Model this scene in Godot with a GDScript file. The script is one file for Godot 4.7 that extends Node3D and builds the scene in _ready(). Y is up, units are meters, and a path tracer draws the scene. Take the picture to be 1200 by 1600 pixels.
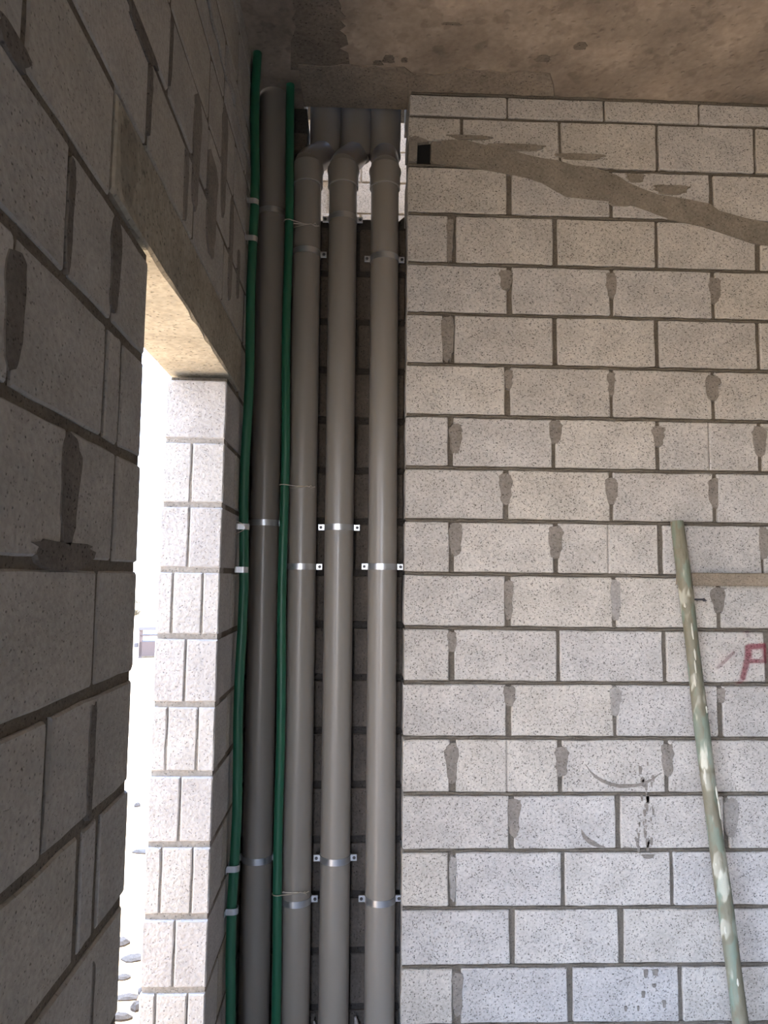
extends Node3D
# An unfinished block room: pipe riser in a niche, doorway on the left, block partition on the right.
# Units are metres; floor of the room is y = 0, the camera stands at the origin in plan and looks along -z.

const COURSE0 := 0.1115          # height of the lowest bed joint; every course above is 0.2
const FACE := -2.725             # face of the partition
const NICHE := -2.845            # face of the wall at the back of the niche
const LX := -0.416               # inner face of the left wall
const LXO := -0.603              # outer face of the left wall
const CEIL := 3.615
var M := {}
var taken := {}
var rng := RandomNumberGenerator.new()

# ---------------------------------------------------------------- mesh helper
class Sh:
	var v := PackedVector3Array()
	var n := PackedVector3Array()
	func tri(a: Vector3, b: Vector3, c: Vector3, hint: Vector3) -> void:
		var g := (b - a).cross(c - a)
		if g.length_squared() < 1e-18: return
		if g.dot(hint) > 0.0:
			v.append_array([a, c, b])
		else:
			v.append_array([a, b, c])
			g = -g
		var k := g.normalized()
		if g.dot(hint) < 0.0: k = -k
		n.append_array([k, k, k])
	func quad(a: Vector3, b: Vector3, c: Vector3, d: Vector3, hint: Vector3) -> void:
		tri(a, b, c, hint); tri(a, c, d, hint)
	func stri(a: Vector3, b: Vector3, c: Vector3, na: Vector3, nb: Vector3, nc: Vector3) -> void:
		var g := (b - a).cross(c - a)
		if g.length_squared() < 1e-18: return
		if g.dot(na + nb + nc) > 0.0:
			v.append_array([a, c, b]); n.append_array([na, nc, nb])
		else:
			v.append_array([a, b, c]); n.append_array([na, nb, nc])
	func box(lo: Vector3, hi: Vector3, ch := 0.0) -> void:
		# box with chamfered edges
		var c := (lo + hi) * 0.5
		var h := (hi - lo) * 0.5
		for ax in 3:
			for s in [-1.0, 1.0]:
				var u := (ax + 1) % 3
				var w := (ax + 2) % 3
				var nn := Vector3.ZERO; nn[ax] = s
				var q := []
				for k in [[-1, -1], [1, -1], [1, 1], [-1, 1]]:
					var p := c
					p[ax] += s * h[ax]; p[u] += k[0] * (h[u] - ch); p[w] += k[1] * (h[w] - ch)
					q.append(p)
				quad(q[0], q[1], q[2], q[3], nn)
		if ch <= 0.0: return
		for ax in 3:
			var u := (ax + 1) % 3
			var w := (ax + 2) % 3
			for su in [-1.0, 1.0]:
				for sw in [-1.0, 1.0]:
					var q := []
					for k in [[-1, 0], [1, 0], [1, 1], [-1, 1]]:
						var p := c
						p[ax] += k[0] * (h[ax] - ch)
						p[u] += su * (h[u] - (ch if k[1] == 1 else 0.0))
						p[w] += sw * (h[w] - (0.0 if k[1] == 1 else ch))
						q.append(p)
					var nn := Vector3.ZERO; nn[u] = su; nn[w] = sw
					quad(q[0], q[1], q[2], q[3], nn)
		for sx in [-1.0, 1.0]:
			for sy in [-1.0, 1.0]:
				for sz in [-1.0, 1.0]:
					var s := Vector3(sx, sy, sz)
					var q := []
					for ax in 3:
						var p := c + s * (h - Vector3(ch, ch, ch))
						p[ax] = c[ax] + s[ax] * h[ax]
						q.append(p)
					tri(q[0], q[1], q[2], s)
	func tube(path: Array, radii: Array, sides := 24, caps := true) -> void:
		# smooth tube through points; radii per point
		var rings := []
		var nors := []
		var up := Vector3(0, 0, 1)
		for i in path.size():
			var d: Vector3 = (path[mini(i + 1, path.size() - 1)] - path[maxi(i - 1, 0)])
			if d.length() < 1e-9: d = Vector3.UP
			d = d.normalized()
			if absf(d.dot(up)) > 0.95: up = Vector3(0, 1, 0) if absf(d.y) < 0.9 else Vector3(1, 0, 0)
			var a := d.cross(up).normalized()
			var b := d.cross(a).normalized()
			up = -b
			var ring := []
			var nr := []
			for k in sides:
				var t := TAU * k / sides
				var o := a * cos(t) + b * sin(t)
				ring.append(path[i] + o * radii[i]); nr.append(o)
			rings.append(ring); nors.append(nr)
		for i in path.size() - 1:
			for k in sides:
				var k2 := (k + 1) % sides
				stri(rings[i][k], rings[i][k2], rings[i + 1][k2], nors[i][k], nors[i][k2], nors[i + 1][k2])
				stri(rings[i][k], rings[i + 1][k2], rings[i + 1][k], nors[i][k], nors[i + 1][k2], nors[i + 1][k])
		if caps:
			for e in [0, path.size() - 1]:
				var d: Vector3 = (path[0] - path[1]) if e == 0 else (path[e] - path[e - 1])
				for k in sides:
					tri(path[e], rings[e][k], rings[e][(k + 1) % sides], d)
	func slab(pts: PackedVector2Array, z0: float, z1: float, inset := 0.0) -> void:
		# polygon in x, y between z0 (back) and z1 (front); the front is inset towards the centre
		var c := Vector2.ZERO
		for p in pts: c += p
		c /= pts.size()
		var fr := PackedVector2Array()
		for p in pts:
			var d := c - p
			fr.append(p + d.normalized() * minf(inset, d.length() * 0.5))
		var ix := Geometry2D.triangulate_polygon(fr)
		for i in range(0, ix.size(), 3):
			var a := fr[ix[i]]; var b := fr[ix[i + 1]]; var e := fr[ix[i + 2]]
			tri(Vector3(a.x, a.y, z1), Vector3(b.x, b.y, z1), Vector3(e.x, e.y, z1), Vector3(0, 0, z1 - z0))
		var s := 1.0 if Geometry2D.is_polygon_clockwise(pts) else -1.0
		for i in pts.size():
			var j := (i + 1) % pts.size()
			var e := pts[j] - pts[i]
			var hint := Vector3(-e.y * s, e.x * s, 0.0)
			quad(Vector3(pts[i].x, pts[i].y, z0), Vector3(pts[j].x, pts[j].y, z0), Vector3(fr[j].x, fr[j].y, z1), Vector3(fr[i].x, fr[i].y, z1), hint + Vector3(0, 0, (z1 - z0) * 0.2))
	func mesh() -> ArrayMesh:
		var a := []
		a.resize(Mesh.ARRAY_MAX)
		a[Mesh.ARRAY_VERTEX] = v; a[Mesh.ARRAY_NORMAL] = n
		var m := ArrayMesh.new()
		m.add_surface_from_arrays(Mesh.PRIMITIVE_TRIANGLES, a)
		return m

# ---------------------------------------------------------------- scene helpers
func numbered(called: String) -> String:
	if not taken.has(called):
		taken[called] = 0
		return called
	taken[called] += 1
	return "%s_%03d" % [called, taken[called]]

func thing(called: String, label: String, category: String, at := Vector3.ZERO, group := "") -> Node3D:
	var o := Node3D.new()
	o.name = numbered(called)
	add_child(o)
	o.position = at
	o.set_meta("label", label); o.set_meta("category", category)
	if group != "": o.set_meta("group", group)
	return o

func struct(called: String, label: String, category: String, at := Vector3.ZERO) -> Node3D:
	var o := thing(called, label, category, at)
	o.set_meta("kind", "structure")
	return o

func obj(called: String, sh: Sh, m: Material, parent: Node3D, at := Vector3.ZERO) -> MeshInstance3D:
	return put(called, sh.mesh(), m, parent, at)

func put(called: String, me: Mesh, m: Material, parent: Node3D, at := Vector3.ZERO, b := Basis.IDENTITY) -> MeshInstance3D:
	var o := MeshInstance3D.new()
	o.mesh = me
	o.material_override = m
	o.name = called
	o.transform = Transform3D(b, at)
	o.cast_shadow = GeometryInstance3D.SHADOW_CASTING_SETTING_ON
	parent.add_child(o, true)
	return o

# ---------------------------------------------------------------- textures and materials
func seamless(freq: float, octaves: int, size: int, seed_: int) -> PackedByteArray:
	var f := FastNoiseLite.new()
	f.noise_type = FastNoiseLite.TYPE_SIMPLEX_SMOOTH
	f.seed = seed_; f.frequency = freq
	f.fractal_octaves = octaves
	var im := f.get_seamless_image(size, size)
	im.convert(Image.FORMAT_L8)
	return im.get_data()

func tex(data: PackedByteArray, size: int, fmt: int) -> ImageTexture:
	var im := Image.create_from_data(size, size, false, fmt, data)
	im.generate_mipmaps()
	return ImageTexture.create_from_image(im)

func normal_of(height: PackedByteArray, size: int, strength: float) -> ImageTexture:
	var im := Image.create_from_data(size, size, false, Image.FORMAT_L8, height)
	im.convert(Image.FORMAT_RGBA8)
	im.bump_map_to_normal_map(strength)
	return ImageTexture.create_from_image(im)

func pitted(size: int, pits: int, rmin: float, rmax: float, dark: float, seed_: int, base_lo: float, base_hi: float) -> Array:
	# a rough cast face: fine grain, broad tone and open pores
	var a := seamless(0.06, 3, size, seed_)
	var b := seamless(0.006, 4, size, seed_ + 7)
	var col := PackedByteArray(); col.resize(size * size)
	var hei := PackedByteArray(); hei.resize(size * size)
	for i in size * size:
		var g := a[i] / 255.0
		var w := b[i] / 255.0
		col[i] = int(clampf(base_lo + (base_hi - base_lo) * (0.55 * g + 0.45 * w), 0.0, 1.0) * 255.0)
		hei[i] = int(150.0 + (g - 0.5) * 90.0)
	var r := RandomNumberGenerator.new(); r.seed = seed_
	for k in pits:
		var cx := r.randi_range(0, size - 1)
		var cy := r.randi_range(0, size - 1)
		var ra := r.randf_range(rmin, rmax)
		var st := r.randf_range(0.45, 1.0)
		var an := r.randf() * PI
		var deep := r.randf_range(0.35, 1.0)
		var cs := cos(an); var sn := sin(an)
		var q := int(ceil(ra)) + 1
		for dy in range(-q, q + 1):
			for dx in range(-q, q + 1):
				var u := (dx * cs + dy * sn) / ra
				var w := (-dx * sn + dy * cs) / (ra * st)
				var d := u * u + w * w
				if d < 1.0:
					var i := posmod(cy + dy, size) * size + posmod(cx + dx, size)
					var f := (1.0 - d) * deep
					col[i] = int(col[i] * (1.0 - dark * f))
					hei[i] = int(hei[i] * (1.0 - 0.85 * f))
	return [col, hei]

func rough_mat(c: Color, alb: Texture2D, nor: Texture2D, per_metre: float, nscale: float, rough := 0.95) -> StandardMaterial3D:
	var m := StandardMaterial3D.new()
	m.albedo_color = c
	m.albedo_texture = alb
	if nor:
		m.normal_enabled = true
		m.normal_texture = nor
		m.normal_scale = nscale
	m.roughness = rough
	m.metallic_specular = 0.25
	m.uv1_triplanar = true
	m.uv1_world_triplanar = true
	m.uv1_scale = Vector3.ONE * per_metre
	return m

func plain(c: Color, rough: float, metal := 0.0, spec := 0.5) -> StandardMaterial3D:
	var m := StandardMaterial3D.new()
	m.albedo_color = c; m.roughness = rough; m.metallic = metal; m.metallic_specular = spec
	return m

func make_materials() -> void:
	var s := 1024
	var p := pitted(s, 15000, 1.0, 3.0, 0.52, 11, 0.76, 1.0)
	var ba := tex(p[0], s, Image.FORMAT_L8)
	var bn := normal_of(p[1], s, 5.0)
	var tones := [Color(0.825, 0.795, 0.75), Color(0.845, 0.815, 0.77), Color(0.81, 0.782, 0.742), Color(0.83, 0.797, 0.745), Color(0.82, 0.795, 0.76)]
	M.blocks = []
	for t in tones: M.blocks.append(rough_mat(t, ba, bn, 1.0, 0.8))
	var p2 := pitted(s, 7000, 0.8, 2.4, 0.34, 17, 0.78, 1.0)
	var la := tex(p2[0], s, Image.FORMAT_L8)
	var ln := normal_of(p2[1], s, 5.0)
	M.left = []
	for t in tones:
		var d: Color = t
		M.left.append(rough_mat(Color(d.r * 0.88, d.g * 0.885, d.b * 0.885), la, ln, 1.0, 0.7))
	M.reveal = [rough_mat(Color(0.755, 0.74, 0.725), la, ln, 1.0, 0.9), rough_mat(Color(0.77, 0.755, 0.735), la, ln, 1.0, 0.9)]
	var q := pitted(512, 1500, 1.2, 3.2, 0.45, 23, 0.70, 1.0)
	var ca := tex(q[0], 512, Image.FORMAT_L8)
	var cn := normal_of(q[1], 512, 5.0)
	M.mortar = rough_mat(Color(0.50, 0.465, 0.415), ca, cn, 2.6, 1.0)
	M.smear = rough_mat(Color(0.62, 0.585, 0.54), ca, cn, 2.2, 0.8)
	M.light_smear = rough_mat(Color(0.70, 0.675, 0.64), ca, cn, 2.2, 0.6)
	M.left_smear = rough_mat(Color(0.50, 0.47, 0.435), ca, cn, 2.2, 0.8)
	M.dusty = rough_mat(Color(0.60, 0.57, 0.53), ca, cn, 2.2, 0.8)
	M.chase = rough_mat(Color(0.63, 0.59, 0.53), ca, cn, 2.0, 0.5)
	M.lintel = rough_mat(Color(0.715, 0.68, 0.61), ca, cn, 1.3, 0.4)
	# ceiling: cast concrete with broad stains
	var n1 := seamless(0.004, 5, 1024, 41)
	var n2 := seamless(0.05, 3, 1024, 42)
	var n3 := seamless(0.012, 4, 1024, 47)
	var cc := PackedByteArray(); cc.resize(1024 * 1024)
	for i in 1024 * 1024:
		var w := n1[i] / 255.0
		var t := 0.78 + 0.10 * (n2[i] / 255.0 - 0.5) + 0.26 * (w - 0.5)
		t -= 0.07 * smoothstep(0.60, 0.72, n3[i] / 255.0)
		cc[i] = int(clampf(t, 0, 1) * 255.0)
	M.ceiling = rough_mat(Color(0.78, 0.71, 0.635), tex(cc, 1024, Image.FORMAT_L8), cn, 0.55, 0.35)
	M.stain = rough_mat(Color(0.58, 0.53, 0.475), ca, cn, 1.6, 0.5)
	M.strip = rough_mat(Color(0.66, 0.605, 0.54), ca, cn, 1.6, 0.5)
	M.floor = rough_mat(Color(0.48, 0.45, 0.42), ca, cn, 0.9, 0.5)
	var sa := seamless(0.01, 5, 512, 81)
	for i in 512 * 512: sa[i] = 205 + int(sa[i] * 0.19)
	M.sand = rough_mat(Color(0.865, 0.732, 0.56), tex(sa, 512, Image.FORMAT_L8), null, 0.35, 0.8)
	M.stone = rough_mat(Color(0.30, 0.285, 0.27), ca, cn, 3.0, 0.8)
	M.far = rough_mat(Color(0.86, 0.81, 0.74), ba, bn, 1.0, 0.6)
	M.niche_dark = rough_mat(Color(0.42, 0.385, 0.35), ca, cn, 2.0, 0.6)  # niche wall blocks, an even tone darker than the other walls
	M.niche_dark_joint = rough_mat(Color(0.30, 0.28, 0.26), ca, cn, 2.0, 0.8)
	M.pipe = plain(Color(0.515, 0.49, 0.455), 0.30)
	M.pipe_seal = plain(Color(0.62, 0.60, 0.57), 0.5)
	M.green = plain(Color(0.105, 0.355, 0.255), 0.42)
	M.zinc = plain(Color(0.76, 0.77, 0.78), 0.33, 0.9)
	M.screw = plain(Color(0.30, 0.30, 0.31), 0.5, 0.6)
	M.wire = plain(Color(0.80, 0.76, 0.70), 0.45, 0.6)
	M.black = plain(Color(0.045, 0.042, 0.04), 0.9)
	# pole: weathered wood under green and cream paint
	var e := 256
	var w1 := seamless(0.02, 4, e, 61)
	var w2 := seamless(0.016, 4, e, 62)
	var w3 := seamless(0.05, 3, e, 63)
	var pc := PackedByteArray(); pc.resize(e * e * 3)
	for i in e * e:
		var c := Color(0.50, 0.475, 0.40).lerp(Color(0.41, 0.385, 0.31), w3[i] / 255.0)
		c = c.lerp(Color(0.45, 0.49, 0.42), smoothstep(0.50, 0.60, w1[i] / 255.0))
		c = c.lerp(Color(0.74, 0.72, 0.64), smoothstep(0.70, 0.80, w2[i] / 255.0 + 0.12 * (w3[i] / 255.0 - 0.5)))
		pc[i * 3] = int(c.r * 255); pc[i * 3 + 1] = int(c.g * 255); pc[i * 3 + 2] = int(c.b * 255)
	M.pole = rough_mat(Color.WHITE, tex(pc, e, Image.FORMAT_RGB8), cn, 2.2, 0.5, 0.5)
	M.pole.uv1_scale = Vector3(3.0, 0.9, 3.0)
	M.cross = rough_mat(Color(0.64, 0.58, 0.50), ca, cn, 3.0, 0.8)
	M.tin = plain(Color(0.23, 0.175, 0.145), 0.7)
	M.tin_light = plain(Color(0.27, 0.25, 0.24), 0.7)

# ---------------------------------------------------------------- masonry
func outline(u0: float, u1: float, v0: float, v1: float, jit: float, rad: float, r: RandomNumberGenerator) -> PackedVector2Array:
	# a cast block's outline: near straight sides with small chips, and worn corners
	var pts := PackedVector2Array()
	var cr := [r.randf_range(0.5, 1.6) * rad, r.randf_range(0.5, 1.6) * rad, r.randf_range(0.5, 1.6) * rad, r.randf_range(0.5, 1.6) * rad]
	var c := [Vector2(u0, v0), Vector2(u1, v0), Vector2(u1, v1), Vector2(u0, v1)]
	for k in 4:
		var a: Vector2 = c[k]
		var b: Vector2 = c[(k + 1) % 4]
		var d := (b - a)
		var len_ := d.length()
		d /= len_
		var o := Vector2(-d.y, d.x)
		var s0: float = minf(cr[k], len_ * 0.3)
		var s1: float = len_ - minf(cr[(k + 1) % 4], len_ * 0.3)
		var num := maxi(2, int(len_ / 0.055))
		for i in num + 1:
			var t := lerpf(s0, s1, float(i) / num)
			var q := jit * r.randf_range(-0.35, 1.0)
			pts.append(a + d * t + o * q)
		var e: Vector2 = c[(k + 1) % 4]
		var nd: Vector2 = (c[(k + 2) % 4] - e).normalized()
		pts.append(e - d * cr[(k + 1) % 4] * 0.3 + nd * cr[(k + 1) % 4] * 0.3)
	return pts

func block_shape(w: float, h: float, d: float, r: RandomNumberGenerator, cuts := [], jit := 0.0022, rad := 0.005, ch := 0.0035) -> Sh:
	# face at local z = 0 looking to +z; cuts are fractions of the width where a narrow groove runs from top to bottom
	var sh := Sh.new()
	var edges := [-w / 2]
	for c in cuts:
		edges.append(-w / 2 + c * w - 0.0022); edges.append(-w / 2 + c * w + 0.0022)
	edges.append(w / 2)
	for k in range(0, edges.size(), 2):
		var o := outline(edges[k], edges[k + 1], -h / 2, h / 2, jit if cuts.is_empty() else 0.0008, rad if cuts.is_empty() else 0.003, r)
		var back := -d if cuts.is_empty() else -0.012
		var mid := PackedVector2Array()
		var ctr := Vector2((edges[k] + edges[k + 1]) / 2, 0)
		for p in o:
			var q := p - ctr
			mid.append(ctr + Vector2(signf(q.x) * maxf(absf(q.x) - ch, 0), signf(q.y) * maxf(absf(q.y) - ch, 0)))
		var zj := []
		for p in o: zj.append(-ch * r.randf_range(0.5, 1.6))
		var num := o.size()
		var c3 := Vector3(ctr.x, 0, 0)
		for i in num:
			var j := (i + 1) % num
			var a := Vector3(mid[i].x, mid[i].y, 0); var b := Vector3(mid[j].x, mid[j].y, 0)
			var oa := Vector3(o[i].x, o[i].y, zj[i]); var ob := Vector3(o[j].x, o[j].y, zj[j])
			var outw := (oa + ob) * 0.5 - c3; outw.z = 0
			sh.tri(c3, a, b, Vector3(0, 0, 1))
			sh.quad(a, oa, ob, b, outw.normalized() + Vector3(0, 0, 0.8))
			sh.quad(oa, ob, Vector3(ob.x, ob.y, back), Vector3(oa.x, oa.y, back), outw)
			sh.tri(Vector3(c3.x, c3.y, back), Vector3(oa.x, oa.y, back), Vector3(ob.x, ob.y, back), Vector3(0, 0, -1))
	if not cuts.is_empty():
		sh.box(Vector3(-w / 2 + 0.001, -h / 2 + 0.001, -d), Vector3(w / 2 - 0.001, h / 2 - 0.001, -0.009))
	return sh

func lay(parent: Node3D, face: Vector3, u: Vector3, nrm: Vector3, u0: float, u1: float, y0: float, y1: float, depth: float, cuts := [], called := "block", m: Material = null) -> void:
	# one block whose face spans u0..u1 along u and y0..y1 in height, on the plane through face with that normal
	var proud := rng.randf_range(-0.0015, 0.002)
	var sh := block_shape(absf(u1 - u0), y1 - y0, depth, rng, cuts)
	var b := Basis(Vector3.UP.cross(nrm), Vector3.UP, nrm)
	b = b * Basis(Vector3(0, 0, 1), rng.randf_range(-0.003, 0.003)) * Basis(Vector3.UP, rng.randf_range(-0.002, 0.002))
	var at := face + u * ((u0 + u1) / 2) + Vector3.UP * ((y0 + y1) / 2) + nrm * proud
	put(called, sh.mesh(), m if m else M.blocks[rng.randi() % M.blocks.size()], parent, at, b)

func cy(k: int) -> float:   # centre of the bed joint under course k (0 = lowest full course)
	return COURSE0 + 0.2 * k

func blob(cx: float, y0: float, y1: float, w: float, r: RandomNumberGenerator, num := 22) -> PackedVector2Array:
	var pts := PackedVector2Array()
	var my := (y0 + y1) / 2
	var hy := (y1 - y0) / 2
	for i in num:
		var t := TAU * i / num
		var k := r.randf_range(0.74, 1.08)
		var sx := signf(cos(t)) * pow(absf(cos(t)), 0.6)
		var sy := signf(sin(t)) * pow(absf(sin(t)), 0.6)
		pts.append(Vector2(cx + sx * w / 2 * k * (0.85 + 0.2 * sy), my + sy * hy * r.randf_range(0.92, 1.05)))
	return pts

func build_partition() -> void:
	var w := struct("wall_back", "pale concrete block partition wall with mortar joints right of the grey pipes", "wall", Vector3(0, 0, FACE))
	var x0 := 0.177
	var x1 := 3.2
	var core := Sh.new()
	core.box(Vector3(x0 + 0.006, 0, -0.195), Vector3(x1, 3.19, -0.011))
	core.box(Vector3(x0 + 0.10, 3.19, -0.195), Vector3(x1, 3.33, -0.014))
	core.box(Vector3(x0 + 0.10, 3.33, -0.195), Vector3(x1, 3.42, -0.011))
	core.box(Vector3(x0 + 0.006, 3.42, -0.195), Vector3(x1, 3.60, -0.011))
	core.box(Vector3(x0 + 0.006, 3.19, -0.165), Vector3(x0 + 0.034, 3.42, -0.012))
	core.box(Vector3(x0 + 0.006, 3.19, -0.195), Vector3(x0 + 0.099, 3.42, -0.17))
	core.box(Vector3(x1, 0, -0.195), Vector3(EAST, 3.61, -0.002))
	obj("mortar", core, M.mortar, w)
	# measured perpend joints of each course, from the lowest up: R Q P O N M L K J I H G F E D C B
	var rows := [
		[0.377, 0.785, 1.187], [0.577, 0.974, 1.385], [0.358, 0.763, 1.164], [0.575, 0.969, 1.372], [0.36, 0.756, 1.154],
		[0.567, 0.964, 1.362], [0.355, 0.754, 1.156, 1.547], [0.566, 0.968, 1.367], [0.354, 0.749, 1.149, 1.542], [0.56, 0.964, 1.364],
		[0.348, 0.744, 1.147, 1.547], [0.567, 0.971, 1.37], [0.34, 0.753, 1.153, 1.554], [0.576, 0.978, 1.38], [0.351, 0.758, 1.16, 1.566],
		[0.577, 0.982, 1.386], [0.388, 0.78, 1.171, 1.567]]
	var wide := {"0": 0.03, "2": 0.026, "12": 0.042, "14": 0.032, "4": 0.024}
	var grooved := {"10_3": 1, "8_2": 1, "4_1": 1, "3_3": 1}
	for k in range(-1, 17):
		var xs: Array = rows[k] if k >= 0 else [0.56, 0.96, 1.36]
		xs = xs.duplicate()
		while xs[-1] + 0.4 < x1: xs.append(xs[-1] + 0.4)
		var y0 := cy(k) + 0.007
		var y1 := cy(k + 1) - 0.007
		if k == -1: y0 = 0.0
		var left := x0
		for i in xs.size() + 1:
			var g: float = wide.get(str(k), 0.02) if i == 0 else rng.randf_range(0.012, 0.021)
			if k == 16: g = 0.010
			var right: float = (xs[i] - g / 2) if i < xs.size() else x1
			var cuts := [0.5] if grooved.has("%d_%d" % [k, i]) else []
			if k == 16 and i == 0:
				lay(w, Vector3.ZERO, Vector3.RIGHT, Vector3.BACK, left, right, 3.408, y1, 0.18)   # cut short over the conduit hole
			elif right - left > 0.04:
				var d := 0.18
				if k == 15: d = 0.03 if false else 0.18
				lay(w, Vector3.ZERO, Vector3.RIGHT, Vector3.BACK, left, right, y0, y1 if not (k == 15 and i == 0) else y1 - 0.004, d, cuts)
			left = (xs[i] + g / 2) if i < xs.size() else x1
	# thin top course of solid blocks under the slab
	var ax := [0.571, 0.959, 1.344, 1.735, 2.12, 2.51, 2.9]
	var l := x0 + 0.004
	for i in ax.size() + 1:
		var r: float = ax[i] - 0.003 if i < ax.size() else x1
		lay(w, Vector3.ZERO, Vector3.RIGHT, Vector3.BACK, l, r, 3.517, 3.600, 0.18)
		l = r + 0.006
	# mortar that filled the chase cut for a conduit, running down to the right
	var up := [Vector2(0.262, 3.404), Vector2(0.284, 3.406), Vector2(0.34, 3.414), Vector2(0.398, 3.414), Vector2(0.487, 3.398), Vector2(0.56, 3.385), Vector2(0.639, 3.363), Vector2(0.70, 3.352), Vector2(0.766, 3.346), Vector2(0.83, 3.327), Vector2(0.907, 3.320), Vector2(1.009, 3.290), Vector2(1.052, 3.263), Vector2(1.116, 3.238), Vector2(1.174, 3.213), Vector2(1.28, 3.197), Vector2(1.379, 3.18), Vector2(1.417, 3.155), Vector2(1.512, 3.129), Vector2(1.61, 3.112), Vector2(1.75, 3.07), Vector2(1.95, 3.02), Vector2(2.2, 2.95)]
	var lo := [Vector2(2.2, 2.85), Vector2(1.95, 2.93), Vector2(1.75, 2.98), Vector2(1.607, 3.015), Vector2(1.542, 3.027), Vector2(1.445, 3.058), Vector2(1.40, 3.068), Vector2(1.351, 3.087), Vector2(1.27, 3.103), Vector2(1.19, 3.122), Vector2(1.096, 3.155), Vector2(1.03, 3.168), Vector2(0.969, 3.179), Vector2(0.88, 3.186), Vector2(0.796, 3.196), Vector2(0.75, 3.222), Vector2(0.702, 3.249), Vector2(0.64, 3.270), Vector2(0.575, 3.282), Vector2(0.51, 3.293), Vector2(0.448, 3.299), Vector2(0.36, 3.309), Vector2(0.275, 3.318), Vector2(0.264, 3.33)]
	var poly := PackedVector2Array()
	for p in up + lo:
		poly.append(p + Vector2(rng.randf_range(-0.003, 0.003), rng.randf_range(-0.003, 0.003)))
	var cs := Sh.new()
	cs.slab(poly, -0.03, 0.0045, 0.004)
	var ch := obj("mortar_fill", cs, M.chase, w)
	ch.set_meta("label", "smooth brown mortar filling a cut chase")
	# lump of mortar left of the hole
	var lump := Sh.new()
	lump.slab(PackedVector2Array([Vector2(0.176, 3.315), Vector2(0.212, 3.318), Vector2(0.214, 3.40), Vector2(0.262, 3.404), Vector2(0.25, 3.414), Vector2(0.205, 3.43), Vector2(0.178, 3.42)]), -0.05, 0.004, 0.004)
	obj("mortar_fill", lump, M.smear, w)
	var ce := Sh.new()
	ce.box(Vector3(0.214, 3.316, -0.168), Vector3(0.268, 3.406, -0.016), 0.003)  # black fills the hole in place of its inner shade
	obj("hole_shade", ce, M.black, w).set_meta("label", "black box in the conduit hole standing for its shade")
	# rough mortar squeezed from the bed joints
	for k in range(0, 17):
		var bp := []; var br := []
		for i in 64:
			bp.append(Vector3(x0 + 0.004 + i * 0.026, cy(k) + rng.randf_range(-0.003, 0.003), -0.0085)); br.append(rng.randf_range(0.003, 0.0085))
		var bs := Sh.new()
		bs.tube(bp, br, 6)
		obj("mortar_bead", bs, M.mortar, w)
	# ridges of squeezed mortar above the chase
	for a in [[0.42, 3.415, 3.435, 0.20], [0.60, 3.375, 3.405, 0.26], [0.86, 3.345, 3.375, 0.22], [1.22, 3.215, 3.255, 0.17], [1.08, 3.26, 3.30, 0.10], [1.02, 3.16, 3.20, 0.14], [0.92, 3.20, 3.235, 0.18]]:
		var sh := Sh.new()
		sh.slab(blob(a[0], a[1], a[2], a[3], rng, 26), -0.002, rng.randf_range(0.005, 0.009), 0.004)
		obj("mortar_smear", sh, M.chase, w)
	# mortar smeared over the upright joints
	var sm := [[0.561, 2.806, 2.896, 0.05], [0.976, 2.783, 2.894, 0.042], [1.387, 2.775, 2.887, 0.046], [0.572, 2.414, 2.497, 0.034], [0.969, 2.397, 2.498, 0.029], [1.366, 2.385, 2.493, 0.058],
		[0.368, 2.162, 2.285, 0.045], [0.751, 2.206, 2.305, 0.048], [1.148, 2.201, 2.29, 0.05], [1.546, 2.17, 2.295, 0.052], [0.558, 1.97, 2.097, 0.05], [0.963, 1.976, 2.086, 0.048], [1.364, 1.969, 2.093, 0.052],
		[0.369, 1.775, 1.907, 0.05], [0.747, 1.767, 1.9, 0.054], [0.569, 1.539, 1.693, 0.034], [0.973, 1.542, 1.698, 0.04], [1.365, 1.57, 1.678, 0.055], [0.355, 1.419, 1.501, 0.036],
		[0.57, 1.223, 1.304, 0.048], [0.964, 1.19, 1.302, 0.042], [1.366, 1.238, 1.301, 0.034], [0.357, 0.947, 1.095, 0.05], [0.761, 0.97, 1.085, 0.052], [1.157, 0.971, 1.098, 0.045],
		[0.584, 0.755, 0.902, 0.05], [1.391, 0.754, 0.902, 0.05], [0.343, 2.915, 3.096, 0.026], [0.337, 2.521, 2.706, 0.046], [0.362, 0.533, 0.7, 0.024], [0.38, 0.14, 0.30, 0.04], [1.548, 1.775, 1.905, 0.04]]
	for a in sm:
		var sh := Sh.new()
		sh.slab(blob(a[0], a[1], a[2], a[3] * 1.35, rng, 28), -0.012, 0.0022, 0.004)
		var light: bool = a[1] < 1.6 and rng.randf() < 0.35
		obj("mortar_smear", sh, M.light_smear if light else M.smear, w)
	# trowel arcs and splashes low on the wall
	for arc in [[1.0, 1.06, 0.16, 3.5, 5.6, 0.018], [0.93, 0.80, 0.10, 3.3, 4.6, 0.022]]:
		var pa := PackedVector2Array()
		for s in [1.0, -1.0]:
			for i in 11:
				var f := i / 10.0 if s > 0 else 1.0 - i / 10.0
				var t: float = lerpf(arc[3], arc[4], f)
				var rr: float = arc[2] + s * arc[5] * 0.5 * sin(PI * f) * rng.randf_range(0.7, 1.2) + s * 0.0006
				pa.append(Vector2(arc[0] + cos(t) * rr, arc[1] + sin(t) * rr * 0.75))
		var sh := Sh.new()
		sh.slab(pa, -0.002, 0.003, 0.0)
		obj("mortar_smear", sh, M.smear, w)
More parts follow.
